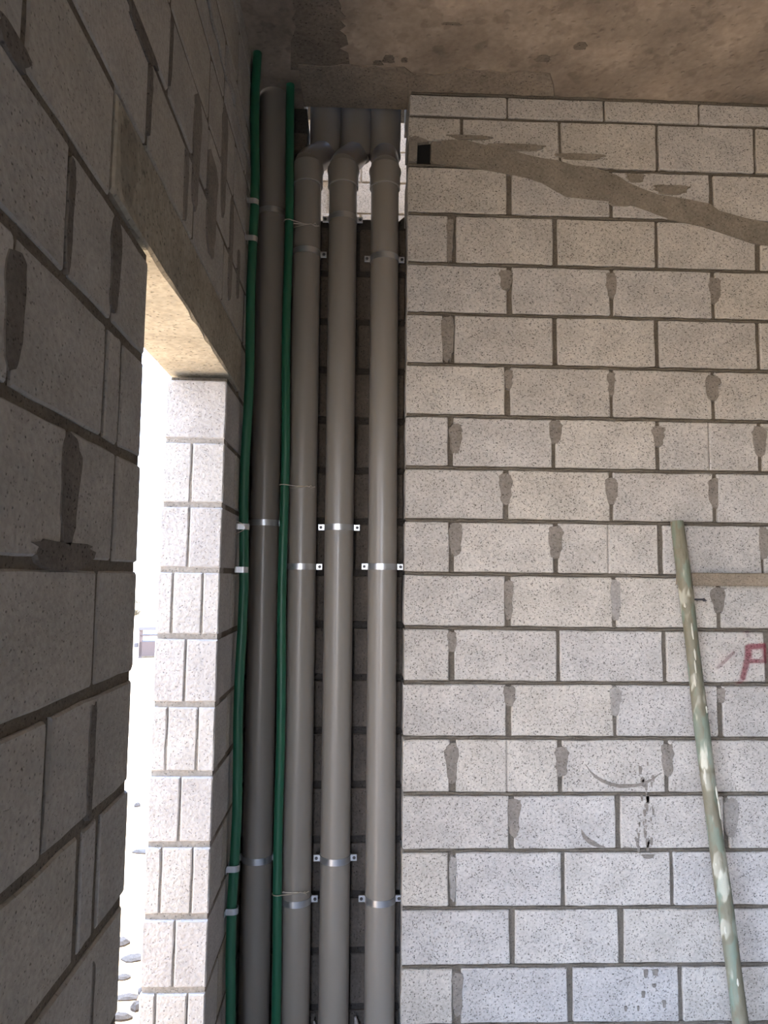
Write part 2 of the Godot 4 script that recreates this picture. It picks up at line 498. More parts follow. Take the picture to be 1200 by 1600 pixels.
	for i in 34:
		var px := 1.065 + rng.randfn(0.0, 0.018)
		var py := rng.randf_range(0.70, 1.03)
		var s := rng.randf_range(0.006, 0.016)
		var sh := Sh.new()
		sh.slab(blob(px, py - s, py + s * 1.3, s * 1.2, rng, 9), -0.002, 0.002, 0.001)
		obj("mortar_splash", sh, M.smear, w)
	for a in [[1.075, 0.682, 0.70, 0.06], [1.06, 0.268, 0.30, 0.022], [1.095, 0.275, 0.30, 0.028], [1.09, 0.235, 0.25, 0.02], [1.05, 0.20, 0.225, 0.018], [1.125, 0.165, 0.195, 0.018], [0.985, 0.155, 0.175, 0.014], [1.03, 0.155, 0.175, 0.012]]:
		var sh := Sh.new()
		sh.slab(blob(a[0], a[1], a[2], a[3], rng, 14), -0.002, 0.003, 0.002)
		obj("mortar_splash", sh, M.smear, w)
	# faded red spray paint on the blocks: the start of a letter cut off by later work
	var sz := 256
	var im := Image.create(sz, sz, false, Image.FORMAT_RGBA8)
	var strokes := [[Vector2(0.70, 0.90), Vector2(0.775, 0.52), 0.036, 0.9], [Vector2(0.775, 0.52), Vector2(0.785, 0.36), 0.044, 0.95], [Vector2(0.785, 0.35), Vector2(0.985, 0.33), 0.048, 1.0], [Vector2(0.80, 0.60), Vector2(0.99, 0.60), 0.034, 0.9], [Vector2(0.985, 0.34), Vector2(0.995, 0.58), 0.04, 0.8],
		[Vector2(0.765, 0.08), Vector2(0.79, 0.16), 0.02, 0.45], [Vector2(0.40, 0.72), Vector2(0.60, 0.45), 0.022, 0.55], [Vector2(0.65, 0.99), Vector2(0.70, 0.90), 0.03, 0.5]]
	var fn := FastNoiseLite.new(); fn.seed = 5; fn.frequency = 0.09
	for y in sz:
		for x in sz:
			var pt := Vector2(x + 0.5, y + 0.5) / sz
			var al := 0.0
			for st in strokes:
				var d: float = pt.distance_to(Geometry2D.get_closest_point_to_segment(pt, st[0], st[1]))
				al = maxf(al, st[3] * (1.0 - smoothstep(st[2] * 0.55, st[2] * 1.45, d)))
			al *= 0.82 + 0.25 * fn.get_noise_2d(x, y)
			im.set_pixel(x, y, Color(0.56, 0.20, 0.27, clampf(al * 0.72, 0, 1)))
	var rm := StandardMaterial3D.new()
	rm.albedo_texture = ImageTexture.create_from_image(im)
	rm.transparency = BaseMaterial3D.TRANSPARENCY_ALPHA
	rm.roughness = 0.95
	rm.metallic_specular = 0.1
	var qm := QuadMesh.new()
	qm.size = Vector2(0.31, 0.21)
	var mk := put("spray_paint", qm, rm, w, Vector3(1.386, 1.418, 0.0034))
	mk.set_meta("label", "faded red spray painted letter")

func build_left_wall() -> void:
	var w := struct("wall_left", "dark concrete block wall on the left with a doorway and lintel", "wall")
	var zn := -1.40      # near jamb
	var zf := -2.235     # far jamb
	var zend := -0.62     # where the wall stops, behind the camera
	var core := Sh.new()
	core.box(Vector3(LXO + 0.006, 0, zn + 0.004), Vector3(LX - 0.005, 2.32, zend))
	core.box(Vector3(LXO + 0.006, 2.53, -3.04), Vector3(LX - 0.005, 3.60, zend))
	core.box(Vector3(LXO + 0.006, 2.32, zn + 0.22), Vector3(LX - 0.005, 2.53, zend))
	core.box(Vector3(LXO + 0.006, 0, -3.04), Vector3(LX - 0.005, 2.32, zf - 0.055))
	core.box(Vector3(LXO + 0.006, 2.32, -3.04), Vector3(LX - 0.005, 2.53, -2.50))
	obj("mortar", core, M.mortar, w)
	var bed := Sh.new()
	# joints nearer than the jamb, measured course by course (z of one upright joint)
	var js := {15: -0.89, 14: -1.09, 13: -1.489, 12: -1.358, 11: -0.855, 10: -1.012, 9: -0.864, 8: -1.047, 7: -1.196, 6: -1.027, 5: -1.17, 4: -1.0, 3: -1.2, 2: -1.0, 1: -1.2, 0: -1.0}
	var extra := {10: -1.205, 9: -1.185, 8: -1.254, 5: -1.25}
	for k in range(-1, 17):
		var y0 := maxf(cy(k) + 0.008, 0.0)
		var y1 := cy(k + 1) - 0.008
		var j: float = js.get(k, -1.1)
		var zs := []
		var z := j
		while z < zend - 0.05:
			zs.append(z); z += 0.4
		z = j - 0.4
		while z > -3.0: zs.append(z); z -= 0.4
		if extra.has(k): zs.append(extra[k])
		zs.sort(); zs.reverse()
		var spans := []
		var a := zend
		for q in zs + [-3.04]:
			var g := rng.randf_range(0.012, 0.022)
			var hi := a
			var lo: float = q + g / 2
			a = q - g / 2
			if k <= 10:       # the doorway interrupts these courses
				if hi > zn:
					spans.append([hi, maxf(lo, zn + rng.randf_range(-0.006, 0.014) if lo < zn else lo)])
			elif k == 11:     # the lintel's course
				if hi > -1.18 and lo < zend: spans.append([hi, maxf(lo, -1.172)])
				elif lo < -2.5: spans.append([minf(hi, -2.508), lo])
			else:
				spans.append([hi, lo])
		for s in spans:
			if s[0] - s[1] > 0.03:
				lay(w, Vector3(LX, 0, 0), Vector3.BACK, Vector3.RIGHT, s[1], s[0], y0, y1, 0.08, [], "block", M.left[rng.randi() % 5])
		# far side of the doorway: block ends with the mould's grooves show in the reveal
		if k <= 10:
			var cuts := []
			var odd := posmod(k, 2) == 1
			if k == 10: cuts = []
			elif k >= 8: cuts = [0.47]
			else: cuts = [0.25, 0.73] if odd else [0.5]
			var dz := -0.028 * clampf((cy(k) - 1.2) / 1.2, -1.0, 1.0)
			var len_ := 0.2 if odd else 0.38
			bed.box(Vector3(LXO + 0.004, maxf(cy(k) - 0.1, 0.0), -2.32), Vector3(LX - 0.004, minf(cy(k) + 0.1, 2.32), zf + dz - 0.005))
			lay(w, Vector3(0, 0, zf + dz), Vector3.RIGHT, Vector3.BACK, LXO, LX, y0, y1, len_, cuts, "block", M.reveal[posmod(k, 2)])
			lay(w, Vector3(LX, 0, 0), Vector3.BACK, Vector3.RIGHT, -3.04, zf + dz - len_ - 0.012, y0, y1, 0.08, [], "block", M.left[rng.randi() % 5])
	obj("jamb_mortar", bed, M.light_smear, w)
	# top course
	for z in range(9):
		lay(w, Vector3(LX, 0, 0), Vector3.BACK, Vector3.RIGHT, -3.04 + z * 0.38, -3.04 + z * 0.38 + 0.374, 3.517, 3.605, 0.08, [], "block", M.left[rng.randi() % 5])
	# lintel over the doorway
	var ls := block_shape(1.325, 0.176, 0.195, rng, [], 0.003, 0.006, 0.005)
	var li := put("lintel", ls.mesh(), M.lintel, w, Vector3(LX + 0.003, 2.33 + 0.088, -1.8375), Basis(Vector3.UP.cross(Vector3.RIGHT), Vector3.UP, Vector3.RIGHT))
	li.set_meta("label", "smooth precast concrete lintel over the doorway")
	# mortar smears; local x of the slab runs along +z of the wall seen from the room
	var sm := [[0.864, 1.935, 2.09, 0.07], [1.06, 1.735, 1.90, 0.085], [1.06, 1.70, 1.745, 0.26], [1.205, 2.13, 2.30, 0.06], [1.012, 2.12, 2.29, 0.03], [1.196, 1.31, 1.50, 0.035], [1.25, 0.94, 1.08, 0.016],
		[1.358, 2.54, 2.69, 0.03], [1.66, 2.52, 2.70, 0.04], [1.489, 2.74, 2.90, 0.03], [1.75, 2.60, 2.90, 0.10], [1.95, 2.56, 2.86, 0.16], [2.1, 2.75, 3.1, 0.10], [2.25, 2.55, 2.90, 0.08], [2.40, 2.62, 2.80, 0.06], [1.30, 2.68, 2.72, 0.24], [0.83, 2.30, 2.34, 0.10], [1.25, 2.34, 2.5, 0.12]]
	for a in sm:
		var sh := Sh.new()
		sh.slab(blob(0, -(a[2] - a[1]) / 2, (a[2] - a[1]) / 2, a[3], rng), -0.012, 0.003, 0.003)
		put("mortar_smear", sh.mesh(), M.left_smear if a[0] < 1.5 else M.dusty, w, Vector3(LX, (a[1] + a[2]) / 2, -a[0]), Basis(Vector3.FORWARD, Vector3.UP, Vector3.RIGHT))
	# mortar dropped along the edge of the slab, a long rough fillet
	var fl := Sh.new()
	var pts := []
	var rad := []
	for i in 40:
		pts.append(Vector3(LX + 0.002, 3.20 + rng.randf_range(-0.012, 0.012) - 0.0 * i, -1.2 - i * 0.045)); rad.append(rng.randf_range(0.004, 0.009))
	fl.tube(pts, rad, 7)
	obj("mortar_ridge", fl, M.light_smear, w)

func build_niche() -> void:
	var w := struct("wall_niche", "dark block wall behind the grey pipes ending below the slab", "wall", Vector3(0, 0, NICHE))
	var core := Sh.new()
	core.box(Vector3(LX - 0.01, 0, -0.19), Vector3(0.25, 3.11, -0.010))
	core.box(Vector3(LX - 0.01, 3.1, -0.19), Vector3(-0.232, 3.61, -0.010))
	obj("mortar", core, M.niche_dark_joint, w)
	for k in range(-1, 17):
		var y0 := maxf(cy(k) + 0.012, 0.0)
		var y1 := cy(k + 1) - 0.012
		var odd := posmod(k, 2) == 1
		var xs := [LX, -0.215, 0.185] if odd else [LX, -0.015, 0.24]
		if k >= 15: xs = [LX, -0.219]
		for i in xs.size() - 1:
			lay(w, Vector3.ZERO, Vector3.RIGHT, Vector3.BACK, xs[i] + 0.008, xs[i + 1] - 0.008, y0, y1, 0.17, [], "block", M.niche_dark)
	# ragged bed of mortar on the wall's top edge
	var b := Sh.new()
	var pl := PackedVector2Array([Vector2(0.176, 3.09), Vector2(-0.25, 3.09)])
	for i in 15:
		pl.append(Vector2(-0.25 + i * 0.0304, 3.135 + rng.randf_range(-0.006, 0.012) + (0.02 if i > 13 else 0.0)))
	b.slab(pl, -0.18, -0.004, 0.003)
	obj("mortar_bed", b, M.niche_dark_joint, w)

func build_shell() -> void:
	var f := struct("floor", "grey concrete floor of the unfinished room", "floor")
	var s := Sh.new()
	s.box(Vector3(LXO, -0.2, -3.04), Vector3(EAST + 0.2, 0.0, BACK + 0.2))
	obj("slab", s, M.floor, f)
	# ceiling slab with an opening over the niche
	var c := struct("ceiling", "rough brown cast concrete ceiling slab with patches and stains", "ceiling")
	s = Sh.new()
	s.box(Vector3(LXO, CEIL, NICHE), Vector3(EAST + 0.2, CEIL + 0.2, BACK + 0.2))
	s.box(Vector3(LXO, CEIL, -3.04), Vector3(-0.245, CEIL + 0.2, NICHE))
	s.box(Vector3(0.18, CEIL, -3.04), Vector3(EAST + 0.2, CEIL + 0.2, NICHE))
	obj("slab", s, M.ceiling, c)
	# strip of render trowelled along the partition, with a ragged edge
	var pl := PackedVector2Array()
	for i in 25:
		pl.append(Vector2(0.71 - i * 0.04, 2.592 + rng.randf_range(-0.006, 0.010) + (0.03 if i in [10, 11, 12, 13] else 0.0)))
	pl.append_array([Vector2(-0.245, 2.84), Vector2(0.177, 2.84), Vector2(0.177, 2.72), Vector2(0.76, 2.722), Vector2(0.74, 2.66)])
	var st := Sh.new()
	st.slab(pl, 0.0, 0.007, 0.004)
	var dn := Basis(Vector3.RIGHT, Vector3.FORWARD, Vector3.DOWN)
	put("render_strip", st.mesh(), M.strip, c, Vector3(0, CEIL + 0.001, 0), dn)
	var pp := PackedVector2Array([Vector2(-0.052, 2.63)])
	for i in 24:
		pp.append(Vector2(-0.055 - (rng.randf_range(0.0, 0.035) if i % 2 == 1 else 0.0) - 0.002 * i + rng.randf_range(-0.006, 0.006), 2.53 - i * 0.022))
	for i in 14:
		pp.append(Vector2(-0.19 - i * 0.006 + rng.randf_range(-0.012, 0.012), 2.05 + i * 0.036))
	pp.append(Vector2(-0.28, 2.63))
	var sp := Sh.new()
	sp.slab(pp, 0.0, 0.002, 0.001)
	put("stain_patch", sp.mesh(), M.stain, c, Vector3(0, CEIL + 0.0005, 0), dn)
	for a in [[0.09, 2.53, 2.575, 0.06], [0.15, 2.54, 2.57, 0.03], [0.05, 2.56, 2.59, 0.05], [0.66, 2.50, 2.54, 0.07], [0.78, 2.43, 2.47, 0.06], [0.30, 2.36, 2.375, 0.08]]:
		var sh := Sh.new()
		sh.slab(blob(a[0], a[1], a[2], a[3], rng, 30), 0.0, 0.002, 0.002)
		put("stain_patch", sh.mesh(), M.stain, c, Vector3(0, CEIL + 0.0005, 0), dn)
	# dark dragged mortar under the slab edge over the partition
	var ed := Sh.new()
	var pts := []; var rad := []
	for i in 60:
		pts.append(Vector3(0.19 + i * 0.037, 3.611 + rng.randf_range(-0.003, 0.003), FACE - 0.012)); rad.append(rng.randf_range(0.005, 0.010))
	ed.tube(pts, rad, 7)
	obj("mortar_ridge", ed, M.mortar, c)
	# walls out of view that close the room, plus added light-blocking headers and wing
	var r := struct("wall_right", "plain block wall closing the room on the right side", "wall")
	s = Sh.new()
	s.box(Vector3(EAST, 0, FACE - 0.2), Vector3(EAST + 0.2, CEIL, BACK + 0.2))
	obj("body", s, M.blocks[0], r)
	var b := struct("wall_front", "plain block wall behind the camera with added light blocking wing and headers", "wall")
	s = Sh.new()
	s.box(Vector3(BAY, 0, BACK), Vector3(EAST, CEIL, BACK + 0.2))
	s.box(Vector3(LX, HEAD, BACK), Vector3(BAY, CEIL, BACK + 0.2))  # added header over the bay, cuts light on the upper partition
	s.box(Vector3(LXO, HEAD, -0.62), Vector3(LX, CEIL, BACK + 0.2))  # added header over the side opening, for the same light cut
	s.box(Vector3(-5.5, -0.2, -0.82), Vector3(LXO, 6.0, -0.62))  # added outer wing, unseen, keeps sky light off the door reveal
	obj("body", s, M.blocks[1], b)
	# lightwell behind the niche
	var lw := struct("wall_lightwell", "sunlit pale block wall of the open lightwell beyond the pipes", "wall")
	s = Sh.new()
	var zb := -4.3
	s.box(Vector3(LXO, -0.2, zb - 0.2), Vector3(1.6, WELL, zb - 0.012))
	s.box(Vector3(LXO, -0.2, zb - 0.012), Vector3(LXO + 0.19, WELL, -3.05))
	s.box(Vector3(1.6, -0.2, zb - 0.2), Vector3(1.8, WELL, -3.05))
	s.box(Vector3(LXO + 0.19, CEIL + 0.2, -3.24), Vector3(1.6, WELL, -3.05))
	s.box(Vector3(0.3, -0.2, -3.24), Vector3(1.6, CEIL + 0.2, -3.05))
	obj("body", s, M.far, lw)
	for k in range(14, 24):
		var x := -0.41 + (0.2 if k % 2 else 0.0)
		while x < 0.7:
			lay(lw, Vector3(0, 0, zb), Vector3.RIGHT, Vector3.BACK, x + 0.004, x + 0.396, cy(k) + 0.004, cy(k + 1) - 0.004, 0.05, [], "block", M.far)
			x += 0.4

# ---------------------------------------------------------------- pipes and fixings
func pipe_at(c: Array, y: float) -> float:   # x of a slightly leaning pipe at height y
	return lerpf(c[0], c[1], y / 3.6)

func build_pipes() -> void:
	var zp := -2.785
	var px := [[-0.348, -0.36], [-0.203, -0.2195], [-0.062, -0.078], [0.104, 0.088]]
	var labels := ["dark grey drain pipe in the niche corner between the two green pipes", "grey drain pipe right beside the taller green pipe, second from corner", "grey drain pipe with an offset bend, between two others mid niche", "grey drain pipe nearest the block partition's edge, brightest of four"]
	var off := [0.0, 0.060, 0.045, 0.003]
	for i in 4:
		var p := thing("drain_pipe", labels[i], "pipe", Vector3(pipe_at(px[i], 0.0), 0, zp), "grey drain pipes in the niche")
		var top := 3.615 if i == 0 else 3.25
		var sh := Sh.new()
		var a := Vector3.ZERO
		var bx: float = pipe_at(px[i], top) - px[i][0]
		sh.tube([a, Vector3(bx, top, 0)], [0.055, 0.055], 40)
		obj("shaft", sh, M.pipe, p)
		if i == 0: continue
		var t := Vector3(bx, 3.24, 0)
		# socket of the lower elbow: bead, collar, throat
		sh = Sh.new()
		sh.tube([t, t + Vector3(0, 0.004, 0), t + Vector3(0, 0.012, 0), t + Vector3(0, 0.05, 0), t + Vector3(0, 0.056, 0), t + Vector3(0, 0.064, 0), t + Vector3(0, 0.074, 0), t + Vector3(0, 0.082, 0), t + Vector3(0, 0.09, 0)],
			[0.056, 0.0605, 0.0605, 0.0605, 0.0625, 0.0645, 0.0635, 0.059, 0.0565], 40)
		obj("socket", sh, M.pipe, p)
		sh = Sh.new()
		sh.tube([t + Vector3(0, -0.003, 0), t + Vector3(0, 0.001, 0)], [0.0607, 0.0607], 40)
		obj("seal_ring", sh, M.pipe_seal, p)
		var o := Vector3(off[i], 0, -0.135)
		sh = Sh.new()
		var q := []; var rr := []
		for k in 13:
			var u := k / 12.0
			q.append(t + Vector3(0, 0.085 + 0.145 * u, 0) + o * (0.5 * u + 0.5 * smoothstep(0.0, 1.0, u))); rr.append(0.0555)
		sh.tube(q, rr, 40)
		obj("offset_bend", sh, M.pipe, p)
		var e := t + o + Vector3(0, 0.20, 0)
		sh = Sh.new()
		sh.tube([e, e + Vector3(0, 0.008, 0), e + Vector3(0, 0.02, 0), e + Vector3(0, 0.028, 0), e + Vector3(0, 0.08, 0), e + Vector3(0, 0.086, 0), e + Vector3(0, 0.7, 0)], [0.057, 0.0665, 0.0665, 0.0645, 0.0645, 0.0655, 0.0655], 40)
		obj("upper_shaft", sh, M.pipe, p)
	# clamps: a two-part strap with an ear and a screw on each side
	var ch := [[3.115, 1.895, 0.672], [2.958, 1.732, 0.524], [3.103, 1.882, 0.669], [2.945, 1.735, 0.525]]
	var pn := ["corner grey pipe", "second grey pipe from the corner", "third grey pipe from the corner", "grey pipe beside the partition edge"]
	var hn := ["near the ceiling", "at mid height", "near the floor"]
	var ring := Sh.new()
	var h := 0.0115
	var r0 := 0.0552; var r1 := 0.0572
	for k in 48:
		var t0 := TAU * k / 48; var t1 := TAU * (k + 1) / 48
		var d0 := Vector3(sin(t0), 0, cos(t0)); var d1 := Vector3(sin(t1), 0, cos(t1))
		var u := Vector3(0, h, 0)
		ring.stri(d0 * r1 - u, d1 * r1 - u, d1 * r1 + u, d0, d1, d1)
		ring.stri(d0 * r1 - u, d1 * r1 + u, d0 * r1 + u, d0, d1, d0)
		ring.quad(d0 * r0 + u, d1 * r0 + u, d1 * r1 + u, d0 * r1 + u, Vector3.UP)
		ring.quad(d0 * r0 - u, d1 * r0 - u, d1 * r1 - u, d0 * r1 - u, Vector3.DOWN)
	var ear := Sh.new()
	ear.box(Vector3(-0.012, -h, 0.001), Vector3(0.012, h, 0.0035), 0.0008)
	ear.box(Vector3(-0.012, -h, -0.0035), Vector3(0.012, h, -0.001), 0.0008)
	var screw := Sh.new()
	screw.tube([Vector3(0, 0, -0.02), Vector3(0, 0, 0.0045)], [0.003, 0.003], 10)
	screw.tube([Vector3(0, 0, 0.0035), Vector3(0, 0, 0.006), Vector3(0, 0, 0.0075)], [0.0062, 0.0062, 0.0045], 6)
	var me := [ring.mesh(), ear.mesh(), screw.mesh()]
	for i in 4:
		for k in 3:
			var y: float = ch[i][k]
			var c := thing("pipe_clamp", "silver pipe clamp on the %s %s" % [pn[i], hn[k]], "clamp", Vector3(pipe_at(px[i], y), y, zp), "silver clamps on the drain pipes")
			c.rotation.y = rng.randf_range(-0.04, 0.04)
			put("strap", me[0], M.zinc, c)
			for s in [-1.0, 1.0]:
				put("ear", me[1], M.zinc, c, Vector3(s * 0.067, 0, 0.004))
				put("screw", me[2], M.screw, c, Vector3(s * 0.069, 0, 0.004))
	# green water pipes
	var g := thing("water_pipe", "thin green plastic water pipe running along the left block wall", "pipe", Vector3(-0.392, 0, -2.52), "green water pipes")
	var sh := Sh.new()
	var q := []; var rr := []
	for i in 25:
		var y := 3.615 * i / 24
		q.append(Vector3(0.004 * sin(i * 1.3) + 0.002 * cos(i * 0.7), y, -0.03 * (y / 3.6) + 0.006 * sin(i * 0.9))); rr.append(0.0165)
	sh.tube(q, rr, 20)
	obj("shaft", sh, M.green, g)
	g = thing("water_pipe", "green plastic water pipe standing between the first two grey pipes", "pipe", Vector3(-0.262, 0, -2.715), "green water pipes")
	sh = Sh.new()
	q = []; rr = []
	for i in 31:
		var y := 3.615 * i / 30
		q.append(Vector3(-0.024 * (y / 3.6) + 0.0025 * sin(i * 0.8), y, 0.004 * cos(i * 0.55))); rr.append(0.0165)
	sh.tube(q, rr, 20)
	obj("shaft", sh, M.green, g)
	# saddle clips of the first green pipe
	var cl := Sh.new()
	for k in 16:
		var t0 := -PI / 2 + PI * k / 16; var t1 := -PI / 2 + PI * (k + 1) / 16
		var d0 := Vector3(cos(t0), 0, sin(t0)); var d1 := Vector3(cos(t1), 0, sin(t1))
		var u := Vector3(0, 0.010, 0)
		cl.quad(d0 * 0.0185 - u, d1 * 0.0185 - u, d1 * 0.0185 + u, d0 * 0.0185 + u, d0)
		cl.quad(d0 * 0.0168 + u, d1 * 0.0168 + u, d1 * 0.0185 + u, d0 * 0.0185 + u, Vector3.UP)
		cl.quad(d0 * 0.0168 - u, d1 * 0.0168 - u, d1 * 0.0185 - u, d0 * 0.0185 - u, Vector3.DOWN)
	cl.box(Vector3(-0.021, -0.010, 0.0165), Vector3(0.001, 0.010, 0.0185))
	cl.box(Vector3(-0.021, -0.010, -0.0185), Vector3(0.001, 0.010, -0.0165))
	var tab := Sh.new()
	tab.box(Vector3(-0.0225, -0.010, 0.0165), Vector3(-0.0205, 0.010, 0.036), 0.0005)
	var ys := [3.038, 2.899, 1.864, 1.716, 0.733, 0.599]
	var yn := ["topmost on the pipe by the left wall", "just below the topmost, by the left wall", "upper of the pair at mid height", "lower of the pair at mid height", "upper of the pair near the floor", "lowest on the pipe by the left wall"]
	var cm := [cl.mesh(), tab.mesh()]
	for i in 6:
		var c := thing("pipe_clip", "small zinc clip holding the green pipe, " + yn[i], "clip", Vector3(-0.392, ys[i], -2.52 - 0.03 * ys[i] / 3.6), "zinc clips on the green pipe")
		put("saddle", cm[0], M.zinc, c)
		put("tab", cm[1], M.zinc, c)
		put("tab", cm[1], M.zinc, c, Vector3.ZERO, Basis(Vector3.RIGHT, PI))
	# binding wire round the second grey pipe and the green one
	var wy := [3.053, 2.03, 0.566]
	var wn := ["thin binding wire round green and grey pipe near the ceiling", "thin binding wire round green and grey pipe at mid height", "thin binding wire round green and grey pipe near the floor"]
	for i in 3:
		var y: float = wy[i]
		var gx: float = -0.262 - 0.024 * y / 3.6
		var cx := pipe_at(px[1], y)
		var wi := thing("binding_wire", wn[i], "wire", Vector3(cx, y, zp), "binding wires on the pipes")
		var pts := []; var rad := []
		var gl := Vector2(gx - cx, -2.715 - zp)
		# round the outside of both circles
		for k in 40:
			var t := PI * 0.62 + (TAU - 1.75) * k / 39.0
			pts.append(Vector3(sin(t) * 0.0567, 0.003 * sin(t * 3), cos(t) * 0.0567))
		for k in 14:
			var t := -2.3 + 2.6 * k / 13.0
			pts.append(Vector3(gl.x + sin(t) * 0.0182, 0.004, gl.y + cos(t) * 0.0182))
		pts.append(Vector3(0.0, -0.001, 0.0585)); pts.append(Vector3(0.020, 0.003, 0.0575)); pts.append(Vector3(0.035, -0.002, 0.052)); pts.append(Vector3(0.05, 0.002, 0.045))
		for k in pts.size(): rad.append(0.0019)
		var ws := Sh.new()
		ws.tube(pts, rad, 8)
		obj("loop", ws, M.wire, wi)
		ws = Sh.new()
		ws.tube([Vector3(0.028, 0.0, 0.055), Vector3(0.036, 0.006, 0.060), Vector3(0.042, -0.004, 0.064)], [0.002, 0.002, 0.001], 8)
		obj("twisted_end", ws, M.wire, wi)
	# a loose wire end on the first green pipe
	var lo := thing("binding_wire", "loose wire end curling off the green pipe by the left wall", "wire", Vector3(-0.392, 1.86, -2.50))
	var l2 := Sh.new()
	var lp := []; var lr := []
	for k in 18:
		var t := k / 17.0
		lp.append(Vector3(-0.018 + 0.03 * sin(t * 4.5), 0.02 - 0.06 * t, 0.02 + 0.006 * cos(t * 5.0))); lr.append(0.0011)
	l2.tube(lp, lr, 6)
	obj("strand", l2, M.wire, lo)

func build_droppings() -> void:
	# mortar fallen to the floor of the niche
	var sp := [[-0.133, -2.815, 0.017, 0.085], [0.021, -2.815, 0.024, 0.095], [0.166, -2.815, 0.008, 0.07], [-0.275, -2.80, 0.014, 0.06]]
	var nm := ["grey lump of fallen mortar between second and third grey pipe", "grey lump of fallen mortar between third and fourth grey pipe", "grey lump of fallen mortar against the partition's edge", "grey lump of fallen mortar at the corner pipe's foot"]
	for i in sp.size():
		var a: Array = sp[i]
		var sh := Sh.new()
		var pts := []; var rad := []
		for k in 7:
			var t := k / 6.0
			pts.append(Vector3(rng.randf_range(-0.004, 0.004), a[3] * t, 0)); rad.append(maxf(a[2] * (1.0 - t * t) * rng.randf_range(0.85, 1.05), 0.004))
		sh.tube(pts, rad, 12)
		var o := obj("mortar_lump", sh, M.light_smear, self, Vector3(a[0], 0, a[1]))
		o.name = numbered("mortar_lump")
		o.set_meta("label", nm[i]); o.set_meta("category", "mortar"); o.set_meta("group", "mortar fallen in the niche")

func build_pole() -> void:
	var p := thing("leaning_pole", "round wooden pole with green and cream paint leaning on the block wall", "pole", Vector3(1.262, 0, -2.40))
	var top := Vector3(1.196, 1.916, -2.688) - Vector3(1.262, 0, -2.40)
	var sh := Sh.new()
	var q := []; var rr := []
	for i in 30:
		var t := i / 29.0
		q.append(top * t + Vector3(0.003 * sin(t * 9.0), 0, 0.002 * sin(t * 6.0))); rr.append(0.0255 + 0.0012 * sin(t * 23.0) - 0.001 * t)
	q[0].y = 0.0
	sh.tube(q, rr, 28)
	obj("shaft", sh, M.pole, p)
	# splashes of plaster that dried on the pole
	for i in 16:
		var t := rng.randf_range(0.15, 0.97)
		var an := rng.randf_range(-1.2, 0.9)
		var b := top * t + Vector3(sin(an) * 0.0245, 0, cos(an) * 0.0245)
		var s := Sh.new()
		var l := rng.randf_range(0.008, 0.035)
		var dir := top.normalized()
		s.tube([b - dir * l, b - dir * l * 0.4, b + dir * l * 0.5, b + dir * l], [0.0015, rng.randf_range(0.003, 0.006), rng.randf_range(0.0025, 0.005), 0.001], 8)
		obj("plaster_splash", s, M.splash, p)
	var c := Sh.new()
	c.box(Vector3(-0.035, -0.024, -0.030), Vector3(0.68, 0.024, 0.030), 0.004)
	var cb := put("crosspiece", c.mesh(), M.cross, p, Vector3(1.235, 1.701, -2.688) - Vector3(1.262, 0, -2.40), Basis(Vector3(0, 0, 1), 0.004))
	cb.set_meta("label", "flat wooden crosspiece fixed behind the pole")
	var nl := Sh.new()
	nl.tube([Vector3(0.0, 0, 0), Vector3(0.042, 0.0, 0.0), Vector3(0.046, -0.001, 0), Vector3(0.058, -0.004, 0)], [0.0035, 0.0035, 0.0065, 0.001], 10)
	obj("nail", nl, M.screw, p, Vector3(1.222, 1.627, -2.64) - Vector3(1.262, 0, -2.40))

# ---------------------------------------------------------------- outside the doorway
func stone(called: String, label: String, at: Vector3, sx: float, sy: float, sz: float, group: String, m: Material) -> void:
	var sh := Sh.new()
	var num := 9
	var lo := []; var mi := []; var hi := []
	for k in num:
		var t := TAU * k / num + rng.randf_range(-0.15, 0.15)
		var f := rng.randf_range(0.8, 1.15)
		lo.append(Vector3(cos(t) * sx * f, -sy * 0.3, sin(t) * sz * f))
		mi.append(Vector3(cos(t) * sx * f * 1.05, sy * 0.45 * rng.randf_range(0.7, 1.2), sin(t) * sz * f * 1.05))
		hi.append(Vector3(cos(t) * sx * f * 0.6, sy * rng.randf_range(0.8, 1.1), sin(t) * sz * f * 0.6))
	for k in num:
		var j := (k + 1) % num
		var outw: Vector3 = mi[k] + mi[j]
		sh.quad(lo[k], lo[j], mi[j], mi[k], Vector3(outw.x, 0, outw.z))
		sh.quad(mi[k], mi[j], hi[j], hi[k], Vector3(outw.x, outw.length(), outw.z))
		sh.tri(hi[k], hi[j], Vector3(0, sy, 0), Vector3.UP)
		sh.tri(lo[k], lo[j], Vector3(0, -sy * 0.3, 0), Vector3.DOWN)
	var o := obj(called, sh, m, self, at)
	o.name = numbered(called)
	o.set_meta("label", label); o.set_meta("category", "stone"); o.set_meta("group", group)

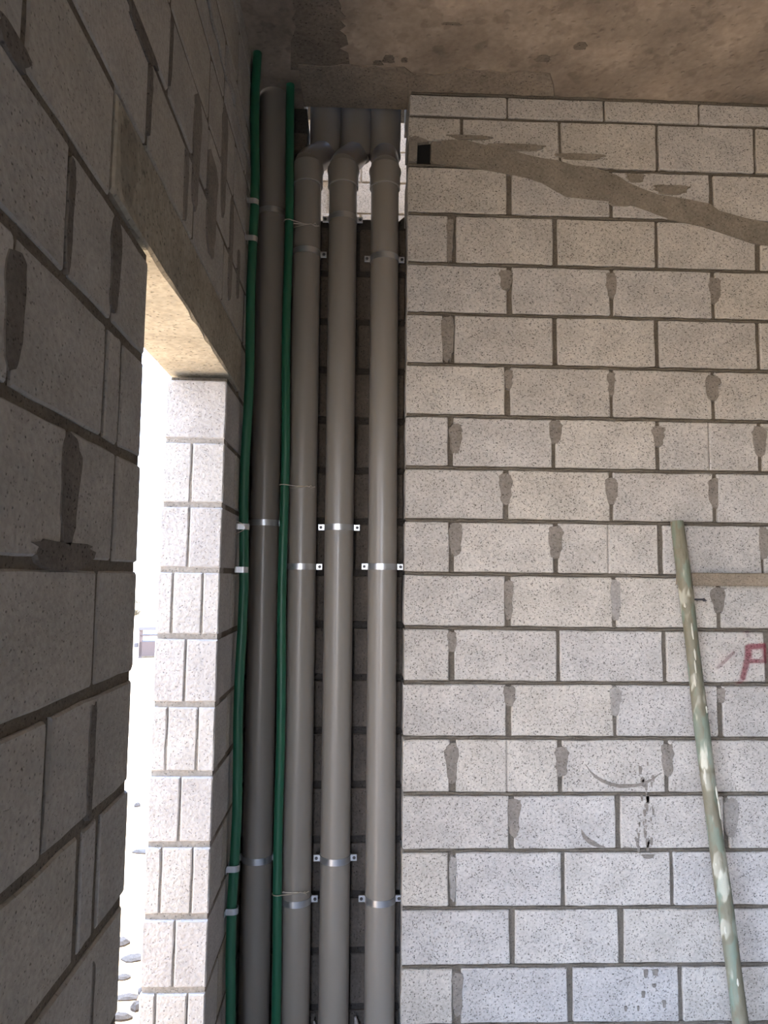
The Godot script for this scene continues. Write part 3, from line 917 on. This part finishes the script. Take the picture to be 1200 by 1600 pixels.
func build_outside() -> void:
	var g := struct("ground", "pale sunlit sand ground outside the doorway", "ground")
	var s := Sh.new()
	s.box(Vector3(-300, -0.5, -400), Vector3(300, -0.15, 60))
	obj("sand", s, M.sand, g)
	var gy := -0.15
	var st := [[-1.72, -6.06, 0.05, 0.05], [-1.39, -5.09, 0.10, 0.03], [-1.167, -3.872, 0.085, 0.03], [-1.036, -3.73, 0.08, 0.025], [-1.005, -3.40, 0.06, 0.03], [-0.935, -3.44, 0.05, 0.06], [-1.03, -3.56, 0.05, 0.025], [-0.97, -3.25, 0.07, 0.03], [-0.90, -3.32, 0.05, 0.035]]
	var sn := ["small dark stone on the sand far outside the doorway", "flat grey stone alone on the sand beyond the doorway", "flat grey stone against the near doorway edge", "flat grey stone mid doorway on the sand", "grey stone among rubble low in the doorway", "upright grey stone beside the far door jamb", "small grey stone among rubble by the near jamb", "broad grey stone at the doorway's bottom", "grey stone by the far jamb's bottom"]
	for i in st.size():
		stone("stone", sn[i], Vector3(st[i][0] + rng.randf_range(-0.03, 0.03), gy, st[i][1]), st[i][2] * rng.randf_range(0.55, 0.9), st[i][3] * rng.randf_range(0.4, 0.8), st[i][2] * rng.randf_range(0.35, 0.6), "stones on the sand outside", M.stone)
	# small metal box with an open slot
	var b := thing("site_box", "small brown metal box with an open slot standing outside on sand", "box", Vector3(-4.62, gy, -16.6))
	b.rotation.y = 0.25
	var bd := Sh.new()
	bd.box(Vector3(-0.19, 0.04, -0.2), Vector3(0.36, 0.36, 0.2), 0.01); obj("body", bd, M.tin, b)
	bd = Sh.new(); bd.box(Vector3(-0.21, 0.60, -0.22), Vector3(0.38, 0.68, 0.22), 0.01); obj("lid", bd, M.tin_light, b)
	for x in [-0.19, 0.30]:
		for z in [-0.2, 0.14]:
			bd = Sh.new(); bd.box(Vector3(x, 0.0, z), Vector3(x + 0.07, 0.60, z + 0.06), 0.004); obj("post", bd, M.tin, b)
	bd = Sh.new(); bd.box(Vector3(-0.17, 0.47, -0.18), Vector3(0.34, 0.50, 0.20), 0.003); obj("shelf", bd, M.tin, b)
	bd = Sh.new(); bd.box(Vector3(-0.30, 0.22, 0.0), Vector3(-0.20, 0.32, 0.08), 0.01); obj("switch", bd, M.tin_light, b)
	var pk := thing("plank", "grey plank lying on the sand beside the metal box", "plank", Vector3(-5.25, gy, -16.3))
	bd = Sh.new(); bd.box(Vector3(-0.35, 0.0, -0.12), Vector3(0.28, 0.07, 0.12), 0.006); obj("board", bd, M.tin, pk)
	# low sand heaps with dry scrub near the horizon
	var hp := [[-10.4, -34.0, 2.2, 0.55], [-13.5, -44.0, 3.5, 0.7]]
	var hn := ["low sand heap far outside, nearer of the two", "low sand heap near the horizon behind the nearer heap"]
	for i in 2:
		var sh := Sh.new()
		var pts := []; var rad := []
		for k in 8:
			var t := k / 7.0
			pts.append(Vector3(0, hp[i][3] * t, 0)); rad.append(maxf(hp[i][2] * pow(1.0 - t, 0.8), 0.02))
		sh.tube(pts, rad, 18)
		var o := obj("sand_heap", sh, M.sand, self, Vector3(hp[i][0], gy, hp[i][1]))
		o.name = numbered("sand_heap")
		o.set_meta("label", hn[i]); o.set_meta("category", "sand heap"); o.set_meta("group", "sand heaps far outside")
	var sc := [[-9.2, -31.0, 0.5], [-10.2, -31.3, 0.4], [-11.5, -39.0, 0.5]]
	var scn := ["bigger dry scrub right of the nearer sand heap", "smaller dry scrub before the nearer sand heap", "dry scrub before the farther sand heap"]
	for i in 3:
		var sh := Sh.new()
		for k in 60:
			var d: Vector3 = Vector3(rng.randfn(0, 0.5), rng.randf_range(0.3, 1.0), rng.randfn(0, 0.5)).normalized() * sc[i][2] * rng.randf_range(0.5, 1.0)
			sh.tube([Vector3.ZERO, d * 0.5 + Vector3(0, 0.02, 0), d], [0.012, 0.010, 0.004], 4, false)
		var o := obj("dry_shrub", sh, M.scrub, self, Vector3(sc[i][0], gy + 0.1, sc[i][1]))
		o.name = numbered("dry_shrub")
		o.set_meta("label", scn[i]); o.set_meta("category", "shrub"); o.set_meta("group", "dry scrub far outside")

const BAY := -0.15
const BACK := 2.2
const EAST := 6.0
const WELL := 6.5
const HEAD := 2.42

func _ready() -> void:
	# ---- camera, fitted to the block courses
	var cam := Camera3D.new()
	cam.name = "camera"
	cam.keep_aspect = Camera3D.KEEP_HEIGHT
	cam.fov = 70.13
	cam.near = 0.05; cam.far = 1000.0
	cam.position = Vector3(0, 1.70, 0)
	cam.basis = Basis(Vector3.UP, -0.0360) * Basis(Vector3.RIGHT, 0.0875) * Basis(Vector3.BACK, 0.0111)
	add_child(cam)
	cam.current = true
	# ---- sky: bright summer haze
	var sky := ProceduralSkyMaterial.new()
	sky.sky_top_color = Color(0.59, 0.725, 0.95)
	sky.sky_horizon_color = Color(0.89, 0.92, 0.975)
	sky.sky_curve = 0.18
	sky.ground_bottom_color = Color(0.62, 0.56, 0.48)
	sky.ground_horizon_color = Color(0.85, 0.82, 0.78)
	var sk := Sky.new(); sk.sky_material = sky
	var env := Environment.new()
	env.background_mode = Environment.BG_SKY
	env.sky = sk
	env.background_energy_multiplier = 2.4
	env.ambient_light_source = Environment.AMBIENT_SOURCE_SKY
	env.tonemap_mode = Environment.TONE_MAPPER_LINEAR
	env.tonemap_exposure = 11.6
	env.sdfgi_enabled = true; env.ssao_enabled = true; env.ssil_enabled = true
	var we := WorldEnvironment.new(); we.name = "world"; we.environment = env
	add_child(we)
	# ---- high late-morning sun, ahead and to the left of the camera
	var sun := DirectionalLight3D.new()
	sun.name = "sun"
	sun.light_color = Color(1.0, 0.95, 0.86)
	sun.light_energy = 0.58
	sun.light_angular_distance = 0.6
	sun.shadow_enabled = true
	sun.look_at_from_position(Vector3.ZERO, Vector3(-0.04, -0.95, 0.30), Vector3.FORWARD)
	add_child(sun)
	rng.seed = 2024
	make_materials()
	M.splash = plain(Color(0.70, 0.675, 0.60), 0.6)
	M.scrub = plain(Color(0.30, 0.26, 0.18), 0.9)
	build_shell()
	build_partition()
	build_left_wall()
	build_niche()
	build_outside()
	build_pipes()
	build_pole()
	build_droppings()
